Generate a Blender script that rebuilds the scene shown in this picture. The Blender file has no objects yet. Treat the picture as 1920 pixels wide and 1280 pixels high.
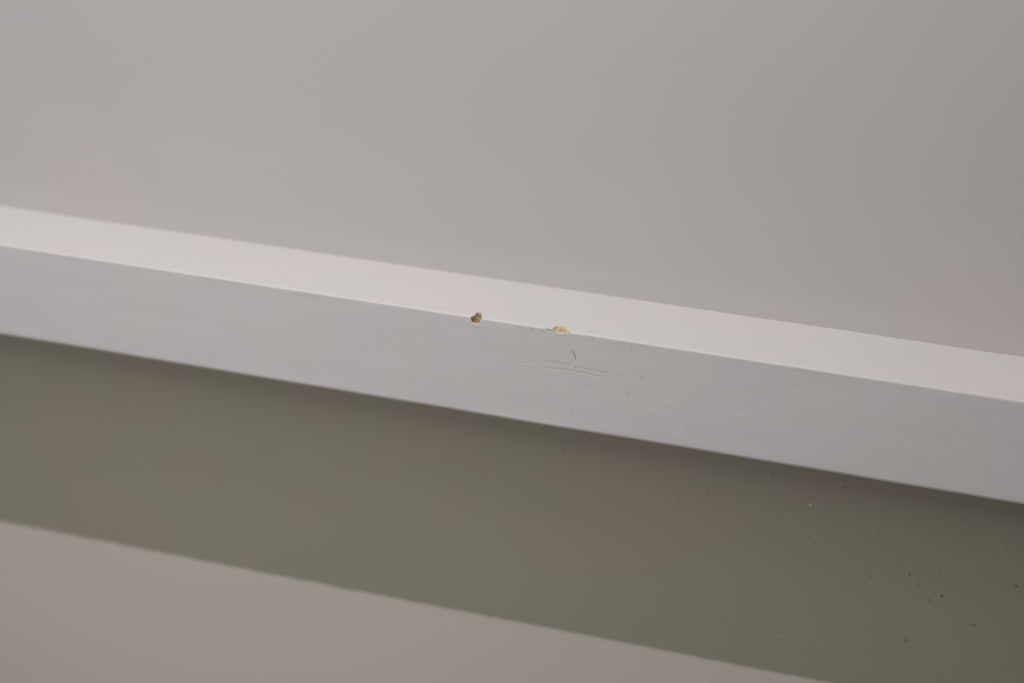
import bpy, math
import numpy as np
from mathutils import Matrix, Vector

S = bpy.context.scene
COL = S.collection
T = 0.90                      # height of the ledge top above the floor (m)
W, H = 0.04370, 0.045         # ledge depth and thickness
SB = 0.024                    # how far the lower wall stands out from the upper wall
G = 0.15735                   # paint line, this far under the ledge top

# ---------------------------------------------------------------- camera
YAW, PITCH, ROLL = 0.250937, 0.421435, 0.05
fw = Vector((-math.sin(YAW)*math.cos(PITCH), math.cos(YAW)*math.cos(PITCH), -math.sin(PITCH)))
r0 = Vector((math.cos(YAW), math.sin(YAW), 0)); u0 = r0.cross(fw)
rt = r0*math.cos(ROLL) + u0*math.sin(ROLL); up = u0*math.cos(ROLL) - r0*math.sin(ROLL)
cd = bpy.data.cameras.new('camera'); cam = bpy.data.objects.new('camera', cd); COL.objects.link(cam)
M = Matrix((rt, up, -fw)).transposed().to_4x4(); M.translation = (0, -0.669456, T + 0.281211)
cam.matrix_world = M
cd.sensor_width = 36; cd.lens = 60; cd.clip_start = 0.02
cd.dof.use_dof = True; cd.dof.focus_distance = 0.703; cd.dof.aperture_fstop = 60/18
S.camera = cam

# ---------------------------------------------------------------- light
wd = bpy.data.worlds.new('world'); S.world = wd; wd.use_nodes = True
bg = wd.node_tree.nodes['Background']; bg.inputs[0].default_value = (1.0, 0.965, 0.94, 1); bg.inputs[1].default_value = 0.0
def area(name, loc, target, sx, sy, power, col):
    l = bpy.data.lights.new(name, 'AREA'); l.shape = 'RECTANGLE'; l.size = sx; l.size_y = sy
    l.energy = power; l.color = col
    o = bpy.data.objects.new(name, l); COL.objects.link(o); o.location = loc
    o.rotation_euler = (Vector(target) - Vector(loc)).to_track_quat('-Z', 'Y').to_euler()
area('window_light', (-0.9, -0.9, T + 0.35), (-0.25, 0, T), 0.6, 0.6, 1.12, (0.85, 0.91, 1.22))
area('overhead_fill', (-0.35, -0.28, T + 1.1), (-0.3, -0.1, T), 0.4, 0.4, 4.35, (1.0, 1.0, 1.0))  # added overhead fill, placed by brightness fitting, no fixture known
area('near_overhead_fill', (-0.30, -0.45, T + 0.6), (-0.25, -0.1, T), 0.55, 0.55, 2.5, (1.0, 1.0, 1.0))  # second added fill from above, closer in; nothing is known to hang here
area('front_fill', (-0.29, -0.60, T + 0.05), (-0.25, 0, T), 0.3, 0.3, 0.50, (1.0, 0.98, 0.96))  # unseen fill added beside the camera to brighten the middle
area('low_front_fill', (-0.35, -0.52, T - 0.3), (-0.29, 0, T - 0.1), 0.3, 0.3, 0.39, (1.0, 0.98, 0.96))  # added low fill for the wall below the ledge, not a known lamp
V = S.view_settings
V.view_transform = 'Standard'; V.look = 'None'; V.exposure = 0.05; V.gamma = 1.0; V.use_curve_mapping = False

# ---------------------------------------------------------------- materials
def mat(name, base, rough=0.5, spec=0.35, mottle=0.03, mscale=18.0, bump=0.0, bscale=900.0, bstretch=(1,1,1),
        dark=None, light=None, tint=None):
    m = bpy.data.materials.new(name); m.use_nodes = True
    nt = m.node_tree; N = nt.nodes; L = nt.links; b = N['Principled BSDF']
    b.inputs['Roughness'].default_value = rough; b.inputs['Specular IOR Level'].default_value = spec
    tc = N.new('ShaderNodeTexCoord')
    n = N.new('ShaderNodeTexNoise'); n.inputs['Scale'].default_value = mscale; n.inputs['Detail'].default_value = 2
    L.new(tc.outputs['Object'], n.inputs['Vector'])
    mx = N.new('ShaderNodeMix'); mx.data_type = 'RGBA'
    ramp = N.new('ShaderNodeMapRange'); ramp.inputs[1].default_value = 0.42; ramp.inputs[2].default_value = 0.58
    L.new(n.outputs['Fac'], ramp.inputs[0]); L.new(ramp.outputs[0], mx.inputs[0])
    t = tint or (1 - mottle, 1 + mottle*0.3, 1 - mottle*0.6)
    mx.inputs[6].default_value = (*base, 1)
    mx.inputs[7].default_value = (*[c*k for c, k in zip(base, t)], 1)
    out = mx.outputs[2]
    if dark is not None:
        at = N.new('ShaderNodeAttribute'); at.attribute_name = 'dirt'
        for col, sgn in ((dark, 1), (light, -1)):
            if col is None: continue
            mu = N.new('ShaderNodeMath'); mu.operation = 'MULTIPLY'; mu.inputs[1].default_value = sgn; mu.use_clamp = True
            L.new(at.outputs['Fac'], mu.inputs[0])
            m2 = N.new('ShaderNodeMix'); m2.data_type = 'RGBA'
            L.new(mu.outputs[0], m2.inputs[0]); L.new(out, m2.inputs[6]); m2.inputs[7].default_value = (*col, 1)
            out = m2.outputs[2]
    L.new(out, b.inputs['Base Color'])
    if bump:
        mp = N.new('ShaderNodeMapping'); mp.inputs['Scale'].default_value = bstretch
        L.new(tc.outputs['Object'], mp.inputs['Vector'])
        n2 = N.new('ShaderNodeTexNoise'); n2.inputs['Scale'].default_value = bscale; n2.inputs['Detail'].default_value = 3
        L.new(mp.outputs[0], n2.inputs['Vector'])
        bp = N.new('ShaderNodeBump'); bp.inputs['Strength'].default_value = bump; bp.inputs['Distance'].default_value = 0.0002
        L.new(n2.outputs['Fac'], bp.inputs['Height']); L.new(bp.outputs[0], b.inputs['Normal'])
    return m

M_LEDGE = mat('white_gloss_paint', (0.665, 0.620, 0.608), 0.6, 0.25, tint=(0.97, 1.010, 0.985), mscale=26,
              bump=0.12, bscale=700, bstretch=(0.10, 1, 1), dark=(0.07, 0.06, 0.05), light=(0.85, 0.82, 0.80))
M_UPPER = mat('pale_grey_wall_paint', (0.572, 0.533, 0.514), 0.85, 0.15, tint=(0.975, 1.01, 1.0), mscale=7,
              bump=0.05, bscale=500)
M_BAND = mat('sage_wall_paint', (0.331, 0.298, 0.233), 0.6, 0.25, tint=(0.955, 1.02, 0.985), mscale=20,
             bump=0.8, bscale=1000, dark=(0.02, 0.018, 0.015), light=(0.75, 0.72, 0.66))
M_LOWER = mat('warm_beige_wall_paint', (0.625, 0.548, 0.487), 0.8, 0.15, tint=(0.98, 1.0, 1.02), mscale=10, bump=0.05, bscale=700)
M_RIGHT = mat('dark_taupe_shade_wall', (0.16, 0.14, 0.125), 0.8, 0.15, mscale=5)  # for the added right-hand wall, kept dark to cut the light
M_FLOOR = mat('floor_covering', (0.34, 0.30, 0.26), 0.7, 0.2, mscale=3)

def wood_mat(name, a, b_, c, scale):
    m = bpy.data.materials.new(name); m.use_nodes = True
    nt = m.node_tree; N = nt.nodes; L = nt.links; b = N['Principled BSDF']; b.inputs['Roughness'].default_value = 0.95
    b.inputs['Specular IOR Level'].default_value = 0.1
    tc = N.new('ShaderNodeTexCoord'); n = N.new('ShaderNodeTexNoise')
    n.inputs['Scale'].default_value = scale; n.inputs['Detail'].default_value = 4; n.inputs['Roughness'].default_value = 0.7
    L.new(tc.outputs['Object'], n.inputs['Vector'])
    r = N.new('ShaderNodeValToRGB'); e = r.color_ramp.elements
    e[0].position = 0.34; e[0].color = (*c, 1); e[1].position = 0.64; e[1].color = (*b_, 1)
    k = e.new(0.47); k.color = (*a, 1)
    L.new(n.outputs['Fac'], r.inputs[0]); L.new(r.outputs[0], b.inputs['Base Color'])
    bp = N.new('ShaderNodeBump'); bp.inputs['Strength'].default_value = 0.7; bp.inputs['Distance'].default_value = 0.0003
    L.new(n.outputs['Fac'], bp.inputs['Height']); L.new(bp.outputs[0], b.inputs['Normal'])
    return m
M_WOOD_A = wood_mat('bare_board_brown_shaded', (0.34, 0.235, 0.13), (0.56, 0.43, 0.30), (0.15, 0.09, 0.05), 700)  # same bare board made browner: the recess shade is in the colour
M_WOOD_B = wood_mat('bare_board_yellow', (0.56, 0.41, 0.235), (0.70, 0.56, 0.38), (0.22, 0.14, 0.07), 1300)

# ---------------------------------------------------------------- marks on the paint, in mm along the ledge / down from its front corner
SPECKS= [(-195.02, 12.35, 0.5, 0.25), (-166.19, 11.38, 0.9, 0.6), (-164.12, 18.04, 0.8, 0.25), (-175.28, 24.12, 1, 0.35), (-173.7, 22.61, 0.8, 0.25), (-162.36, 20.94, 1.2, 0.2), (-150.8, 8.13, 0.8, 0.35), (-155.95, 2.96, 0.9, 0.4), (-145.5, 21.44, 0.9, 0.45), (-145.86, 25.66, 1, 0.6), (-152.18, 25.62, 1, 0.3), (-134.89, 30.28, 0.9, 0.35), (-132.84, 36.12, 0.9, 0.75), (-126.71, 22.7, 1.2, 0.35), (-132.83, 15.69, 0.9, 1), (-126.34, 1.11, 0.8, 0.8), (-126.29, 1.82, 0.8, 0.8), (-134.4, 1.47, 0.9, 0.5), (-133.79, 0.41, 0.7, 0.4), (-145.91, -3.89, 0.9, 0.35), (-124.37, -6.75, 0.9, 0.3), (-126.44, -3.62, 1, 0.3), (-160.64, 24.5, 1, 0.3), (-104.97, 15.5, 0.9, 1), (-104.45, 13.65, 0.8, 0.4), (-104.51, 10.05, 1, 0.45), (-96.24, 8.39, 1, 0.5), (-96.71, 7.99, 0.8, 0.3), (-114.01, 15.64, 0.9, 0.45), (-115.24, 15.61, 0.7, 0.3), (-109.8, 23.68, 1, 0.55), (-116.93, 23.45, 0.9, 0.3), (-89.28, 25.2, 0.9, 0.5), (-77.84, 24.63, 1.1, 0.7), (-71.54, 26.18, 0.9, 0.25), (-106.53, -15.52, 0.9, 0.3), (-75.93, -7.45, 0.9, 0.3), (-80.4, 6.45, 1, 0.2), (-43.21, 7.8, 1.7, 0.45), (-28.06, 17.47, 1.6, 0.3), (-230.89, 13.5, 1, 0.3), (-123.23, 0.84, 0.9, 0.4), (-118.68, 2.0, 0.9, 0.4), (-113.16, -0.52, 0.8, 0.4), (-112.49, -0.5, 0.7, 0.3), (-124.3, 4.84, 1, 0.3), (-123.99, 5.99, 1, 0.3), (-155.82, 5.94, 0.8, 0.3), (-135.13, 4.23, 1, 0.3), (-136.62, 5.68, 1, 0.3), (-157.55, 34.25, 0.8, 0.25), (-99.51, 0.74, 0.9, 0.3), (-150.68, 18.96, 0.8, 0.2), (-91.03, -7.19, 1, 0.15)]
LINES= [([(-134.32, 8.55), (-133.77, 9.78), (-133.27, 10.55), (-133.09, 11.61)], 0.9, 0.55, 0.1), ([(-146.19, 14.78), (-142.67, 14.79), (-139.25, 14.83), (-137.64, 15.11), (-135.91, 15.16)], 0.8, 0.13, 0.1), ([(-132.6, 15.75), (-130.14, 15.33), (-129.21, 15.68), (-128.19, 15.97), (-124.57, 15.45), (-123.09, 15.98), (-119.05, 15.78)], 0.7, 0.13, 0.1), ([(-145.48, 17.59), (-143.41, 17.73), (-139.32, 17.5), (-135.34, 17.33), (-130.79, 17.49), (-126.81, 17.73), (-121.6, 17.91)], 0.7, 0.13, 0.1), ([(-159.18, 14.88), (-155.02, 15.04), (-150.87, 15.32)], 0.8, 0.02, -0.06), ([(-162.48, 18.25), (-156.47, 18.34), (-150.72, 18.23)], 0.8, 0.02, -0.05), ([(-97.51, 25.19), (-94.83, 25.2), (-92.36, 25.5)], 0.8, 0.02, -0.06), ([(-86.12, 18.34), (-83.28, 18.08)], 0.8, 0.02, -0.05), ([(-196.5, -4.52), (-193.98, -3.99), (-191.73, -4.27), (-188.59, -3.99), (-186.22, -4.63), (-184.05, -3.67)], 1.0, 0.12, 0.08), ([(-167.64, -3.85), (-164.86, -4.65), (-162.56, -4.66), (-160.55, -4.86), (-158.73, -4.09), (-155.19, -4.6), (-151.66, -4.21)], 0.8, 0.12, 0.06), ([(-152.9, 0.64), (-153.01, 2.82)], 0.7, 0.2, 0.08), ([(-151.42, 0.52), (-151.54, 2.58)], 0.8, 0.2, 0.08), ([(-152.08, 0.99), (-151.74, 3.1)], 0.6, 0.15, 0.05), ([(-146.22, 0.18), (-144.85, 0.37), (-143.26, 0.42), (-142.57, -0.76)], 0.65, 1.1, 0.15), ([(-147.09, 0.9), (-147.6, 1.94)], 0.7, 0.2, 0.05), ([(-110.81, 0.23), (-110.45, 2.07), (-110.82, 3.09)], 1.6, -0.03, -0.12), ([(-172.86, 43.75), (-161.1, 43.17), (-149.38, 43.85), (-137.78, 43.52)], 0.9, 0.0, -0.08)]
CHIP_A= [(-178.57, 0.1), (-177.87, -0.91), (-177.47, -2.2), (-177.41, -4.26), (-177.2, -5.87), (-176.19, -5.76), (-175.34, -4.57), (-174.63, -2.82), (-174.11, -0.75), (-173.98, 0.28), (-174.43, 1.27), (-174.69, 1.93), (-174.95, 2.68), (-175.73, 2.91), (-176.71, 2.76), (-177.69, 2.72), (-178.2, 2.18), (-178.43, 1.3)]
CHIP_B= [(-143.64, 0.49), (-143.4, -2.34), (-142.93, -3.89), (-141.37, -4.13), (-140.0, -4.42), (-138.99, -3.83), (-138.2, -2.17), (-136.34, -1.19), (-136.04, 0.16), (-136.57, 0.86), (-137.61, 0.82), (-138.37, 0.95), (-139.78, 1.18), (-141.13, 0.99), (-142.1, 0.65), (-142.88, 0.47)]
WALL_DARK= [(-72.0, -60.17, 1.3, 0.4), (-48.88, -62.57, 1.2, 0.7), (-18.64, -60.49, 2, 0.35), (30.69, -66.06, 1.2, 0.6), (13.17, -96.31, 1.9, 0.6), (24.89, -92.26, 1.3, 0.6), (27.54, -103.82, 1.6, 1), (23.0, -106.77, 1.7, 0.5), (17.34, -100.71, 1.5, 0.35), (17.41, -101.23, 1.4, 0.25), (-3.02, -100.66, 2, 0.35), (2.94, -113.43, 1.6, 0.35), (15.13, -127.55, 1.2, 0.5), (15.68, -128.24, 1.2, 0.5), (16.25, -129.07, 1.6, 0.7), (42.62, -115.1, 1.5, 0.5), (41.93, -115.12, 1.3, 0.4), (43.25, -115.09, 1.3, 0.5), (56.45, -92.88, 1.8, 0.6), (55.49, -92.3, 1.3, 0.4), (-75.62, -74.53, 1.3, 0.5), (-75.44, -73.94, 1.2, 0.4), (-34.91, -110.25, 1.1, 0.35), (-34.7, -111.56, 1.1, 0.3), (-48.73, -108.93, 1.2, 0.25), (-47.58, -108.8, 1.2, 0.25), (-139.29, -65.17, 2, 0.3), (43.88, -105.57, 1.3, 0.35), (-59.0, -88.21, 1.2, 0.25), (-71.08, -105.41, 1.6, 0.25), (-62.62, -136.9, 1.5, 0.25), (-182.1, -83.38, 3, 0.15)]
WALL_LIGHT= [(-50.03, -62.35, 1, 0.6), (-31.71, -71.07, 1.4, 1), (-32.05, -71.58, 1, 0.5), (-20.09, -59.5, 1.1, 0.5), (-38.94, -77.77, 1.1, 0.5), (-38.8, -68.63, 1, 0.4), (-39.04, -79.73, 0.9, 0.35), (-36.67, -138.37, 1.2, 0.8), (-29.95, -89.58, 1, 0.4), (-23.87, -89.21, 1, 0.3), (-70.34, -122.11, 1.1, 0.4), (1.01, -68.83, 1.2, 0.3), (-21.22, -92.41, 1, 0.3), (-21.03, -66.32, 1, 0.3), (-230.84, -122.84, 3.5, 0.2)]
WALL_LIGHT = WALL_LIGHT[:-1]
PX = 0.215   # mm per unit of the radii above

# ---------------------------------------------------------------- mesh helpers
def make(name, verts, faces, m, attr=None, smooth=True, parent=None):
    verts = np.asarray(verts, dtype=np.float32); faces = np.asarray(faces, dtype=np.int32)
    me = bpy.data.meshes.new(name)
    me.vertices.add(len(verts)); me.vertices.foreach_set('co', verts.ravel())
    me.loops.add(faces.size); me.loops.foreach_set('vertex_index', faces.ravel())
    me.polygons.add(len(faces)); me.polygons.foreach_set('loop_start', np.arange(0, faces.size, 4, dtype=np.int32))
    me.polygons.foreach_set('use_smooth', np.full(len(faces), smooth))
    me.update(calc_edges=True); me.validate()
    if attr is not None:
        a = me.attributes.new('dirt', 'FLOAT', 'POINT'); a.data.foreach_set('value', np.asarray(attr, dtype=np.float32))
    me.materials.append(m)
    o = bpy.data.objects.new(name, me); COL.objects.link(o)
    if parent: o.parent = parent
    return o
def sub(verts, faces, keep, attr):
    f = faces[keep]; used = np.unique(f); lut = -np.ones(len(verts), int); lut[used] = np.arange(len(used))
    return verts[used], lut[f], attr[used]
def grid_faces(nr, nc, off=0):
    i = np.arange(nr-1)[:, None]*nc + np.arange(nc-1)[None, :]
    return (np.stack([i, i+nc, i+nc+1, i+1], -1).reshape(-1, 4) + off)
def spans(*segs):
    out = [segs[0][0]]
    for a, b, st in segs:
        n = max(1, int(round((b-a)/st))); out += list(a + (b-a)*np.arange(1, n+1)/n)
    return np.array(out)
rng = np.random.default_rng(7)
def vnoise(x, y, cell):      # smooth value noise, -1..1
    tab = rng.uniform(-1, 1, (256, 256))
    u, v = x/cell, y/cell; iu = np.floor(u).astype(int); iv = np.floor(v).astype(int)
    fu, fv = u-iu, v-iv; fu = fu*fu*(3-2*fu); fv = fv*fv*(3-2*fv)
    g = lambda a, b: tab[a % 256, b % 256]
    return (g(iu, iv)*(1-fu)+g(iu+1, iv)*fu)*(1-fv) + (g(iu, iv+1)*(1-fu)+g(iu+1, iv+1)*fu)*fv
def seg_dist(X, Y, a, b):
    ax, ay = a; bx, by = b; dx, dy = bx-ax, by-ay; q = dx*dx+dy*dy + 1e-12
    t = np.clip(((X-ax)*dx+(Y-ay)*dy)/q, 0, 1)
    return np.hypot(X-ax-t*dx, Y-ay-t*dy)
def poly_sdf(X, Y, P):       # > 0 inside
    d = np.full(X.shape, 1e9); ins = np.zeros(X.shape, bool)
    for (ax, ay), (bx, by) in zip(P, P[1:]+P[:1]):
        d = np.minimum(d, seg_dist(X, Y, (ax, ay), (bx, by)))
        c = ((ay > Y) != (by > Y)) & (X < (bx-ax)*(Y-ay)/((by-ay) + 1e-12) + ax)
        ins ^= c
    return np.where(ins, d, -d)

# ---------------------------------------------------------------- setting
def slab(name, x0, x1, y0, y1, z0, z1, m):
    v = [(x, y, z) for x in (x0, x1) for y in (y0, y1) for z in (z0, z1)]
    f = [(0,1,3,2), (4,6,7,5), (0,4,5,1), (2,3,7,6), (0,2,6,4), (1,5,7,3)]
    o = make(name, v, f, m, smooth=False); o['kind'] = 'structure'; return o
X0, X1 = -2.2, 0.16
slab('floor', X0-0.1, X1+0.1, -2.4, 0.10, -0.05, 0.0, M_FLOOR)
slab('added_wall_right', X1, X1+0.1, -2.4, 0.0, 0.0, 2.30, M_RIGHT)  # unseen wall added to darken surfaces towards the right
slab('wall_left', X0-0.1, X0, -2.4, 0.0, 0.0, 2.30, M_UPPER)
slab('wall_back', X0-0.1, X1+0.1, 0.0, 0.10, T-H, 2.30, M_UPPER)

# lower wall: sage band and beige field meet along a hand-cut paint line
xs = spans((X0*1000, -520, 80), (-520, -90, 1.2), (-90, 72, 0.36), (72, 120, 2), (120, X1*1000, 20))
jag = 0.16*vnoise(xs, xs*0, 1.1) + 0.20*vnoise(xs, xs*0, 3.7) + 0.25*vnoise(xs, xs*0, 17)
def lower(name, zs, edge_row, m, marks, ridge):
    X, Z = np.meshgrid(xs, zs); Zd = Z.copy(); Zd[edge_row] += jag
    Y = np.full(X.shape, -SB*1000)
    k = np.exp(-np.abs(Z - zs[edge_row])/0.7)
    Y -= ridge*k
    dirt = np.zeros(X.shape)
    for sgn, lst in marks:
        for mx, mz, rr, s in lst:
            d = np.hypot(X-mx, (Z-mz))/(rr*PX*1.5)
            dirt += sgn*s*1.1*np.clip(1.35-d, 0, 1)
    nr, nc = X.shape
    front = np.stack([X/1000, Y/1000, Zd/1000+T], -1).reshape(-1, 3)
    back = front.copy()[[0, nc-1, (nr-1)*nc, nr*nc-1]]; 
    v = list(front); n = len(front)
    f = [tuple(q) for q in grid_faces(nr, nc)[:, ::1]]
    # solid body behind the painted face
    b = []
    for (x, z) in ((xs[0], zs[0]), (xs[-1], zs[0]), (xs[0], zs[-1]), (xs[-1], zs[-1])):
        b.append((x/1000, 0.10, z/1000+T))
    V_ = np.vstack([front, np.array(b)])
    F_ = np.array(f + [(n, n+1, n+3, n+2), (0, (nr-1)*nc, n+2, n), (nc-1, n+1, n+3, nr*nc-1), (0, n, n+1, nc-1), ((nr-1)*nc, nr*nc-1, n+3, n+2)])
    A = np.concatenate([dirt.ravel(), np.zeros(4)])
    o = make(name, V_, F_, m, attr=A, smooth=False); o['kind'] = 'structure'
    return o
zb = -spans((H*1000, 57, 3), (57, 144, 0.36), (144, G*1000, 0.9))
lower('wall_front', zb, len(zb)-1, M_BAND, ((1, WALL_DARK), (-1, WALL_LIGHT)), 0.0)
zl = -spans((G*1000, G*1000+4, 0.4), (G*1000+4, 200, 8), (200, 900, 100))
lower('wall_lower', zl, 0, M_LOWER, (), 0.12)

# ---------------------------------------------------------------- the ledge
R1, R2 = 0.85, 2.1
def profile(s):              # s in mm: <0 on the top (distance back from the corner), >0 down the face; returns y, z, ny, nz
    w, h = W*1000, H*1000
    y = np.where(s < 0, -w - s, -w); z = np.where(s < 0, 0.0, -s); ny = np.where(s < 0, 0.0, -1.0); nz = np.where(s < 0, 1.0, 0.0)
    a = np.abs(s) < R1; t = (s+R1)/(2*R1)*math.pi/2
    y = np.where(a, -w+R1 - R1*np.sin(t), y); z = np.where(a, -R1 + R1*np.cos(t), z)
    ny = np.where(a, -np.sin(t), ny); nz = np.where(a, np.cos(t), nz)
    q = s - h; a = np.abs(q) < R2; t = (q+R2)/(2*R2)*math.pi/2
    y = np.where(a, -w+R2 - R2*np.cos(t), y); z = np.where(a, -h+R2 - R2*np.sin(t), z)
    ny = np.where(a, -np.cos(t), ny); nz = np.where(a, -np.sin(t), nz)
    u = q >= R2
    y = np.where(u, -w + q, y); z = np.where(u, -h, z); ny = np.where(u, 0.0, ny); nz = np.where(u, -1.0, nz)
    return y, z, ny, nz
lx = spans((X0*1000, -520, 60), (-520, -205, 2.5), (-205, -183, 0.5), (-183, -131, 0.14), (-131, -90, 0.25), (-90, 50, 0.6), (50, 120, 5), (120, X1*1000, 20))
ls = spans((-W*1000, -8, 0.9), (-8, -6, 0.3), (-6, 4.2, 0.14), (4.2, 40, 0.25), (40, H*1000+R2, 0.25), (H*1000+R2, H*1000+W*1000, 8))
X, Sg = np.meshgrid(lx, ls)
y, z, ny, nz = profile(Sg)
dirt = np.zeros(X.shape); push = np.zeros(X.shape)       # push > 0 goes into the board
push += 0.05*vnoise(X, Sg*4, 30) + 0.012*vnoise(X, Sg*8, 9)
edge = np.exp(-(Sg/2.2)**2); push += edge*(0.10*vnoise(X, Sg*0, 14) + 0.05*vnoise(X, Sg*0, 5) + 0.03*vnoise(X, Sg, 1.6))
low = np.exp(-((Sg-H*1000)/3.0)**2); push += low*0.10*vnoise(X, Sg*0, 22)
for mx, ms, rr, s in SPECKS:
    d = np.hypot(X-mx, Sg-ms)/(rr*PX*1.35)
    k = np.clip(1.3-d, 0, 1); dirt += s*k*0.95; push += 0.10*s*k
    push -= 0.03*np.exp(-((d-2.2)/0.7)**2)
for pts, rr, s, dep in LINES:
    d = np.full(X.shape, 1e9)
    for a, b in zip(pts, pts[1:]): d = np.minimum(d, seg_dist(X, Sg, a, b))
    k = np.exp(-(d/(rr*PX*1.5))**2); dirt += max(s, 0)*k; push += dep*k
chips = []
for P, depth, slope in ((CHIP_A, 2.3, 2.6), (CHIP_B, 0.6, 1.0)):
    wob = 0.10*vnoise(X, Sg, 0.45) + 0.08*vnoise(X, Sg, 0.9)
    sd = poly_sdf(X + wob, Sg - wob, P)
    ins = sd > 0
    push += np.where(ins, np.minimum(0.10 + slope*np.clip(sd, 0, 9), depth)*(1 + 0.30*vnoise(X, Sg, 0.8)) + 0.10*vnoise(X, Sg, 0.4), 0)
    lip = np.exp(-((sd+0.35)/0.28)**2)*(sd < 0)*(Sg > -0.5); push -= 0.05*lip     # paint pushed up round the dent
    chips.append(ins)
# paint flap curling under the left chip and under the right one
for (fx, fs, lx_, ls_) in ((-175.6, 3.9, 1.3, 0.35), (-140.2, 1.9, 1.3, 0.35)):
    push -= 0.16*np.exp(-((X-fx)/lx_)**2 - ((Sg-fs)/ls_)**2)
dirt = np.clip(dirt, 0, 1)
dirt[(chips[0] | chips[1])] = 0
V3 = np.stack([X, y - ny*push, z - nz*push], -1)
nr, nc = X.shape
V3 = V3.reshape(-1, 3)/1000; V3[:, 2] += T
V3[:, 1] = np.minimum(V3[:, 1], 0.0)
F = grid_faces(nr, nc)
att = dirt.ravel()
def fmask(a): a = a.ravel(); return a[F].sum(1) >= 3
fA, fB = fmask(chips[0]), fmask(chips[1])
keep = ~(fA | fB)
vb, fb, ab = sub(V3, F, keep, att)
# closing faces: back and ends of the board
back = [ (0*nc), (nc-1), (nr-1)*nc, nr*nc-1 ]
lut = -np.ones(len(V3), int); used = np.unique(F[keep]); lut[used] = np.arange(len(used))
c = [lut[i] for i in back]
extra = [(c[0], c[1], c[3], c[2])]
fb = np.vstack([fb, np.array(extra)])
ledge = bpy.data.objects.new('wooden_ledge', None); COL.objects.link(ledge); ledge.empty_display_size = 0.05
make('board', vb, fb, M_LEDGE, attr=ab, parent=ledge)
ledge['label'] = 'long white-painted wooden ledge with two chips knocked out of its front edge'
ledge['category'] = 'ledge'
va, fa, aa = sub(V3, F, fA, att)
ca = make('bare_wood_chip', va, fa, M_WOOD_A, attr=aa, parent=ledge)
ca['label'] = 'deep dent, its shade put into the brown, where the white paint is knocked off'
va, fa, aa = sub(V3, F, fB, att)
cb = make('bare_wood_chip', va, fa, M_WOOD_B, attr=aa, parent=ledge)
cb['label'] = 'shallow grainy yellow patch of bare board'
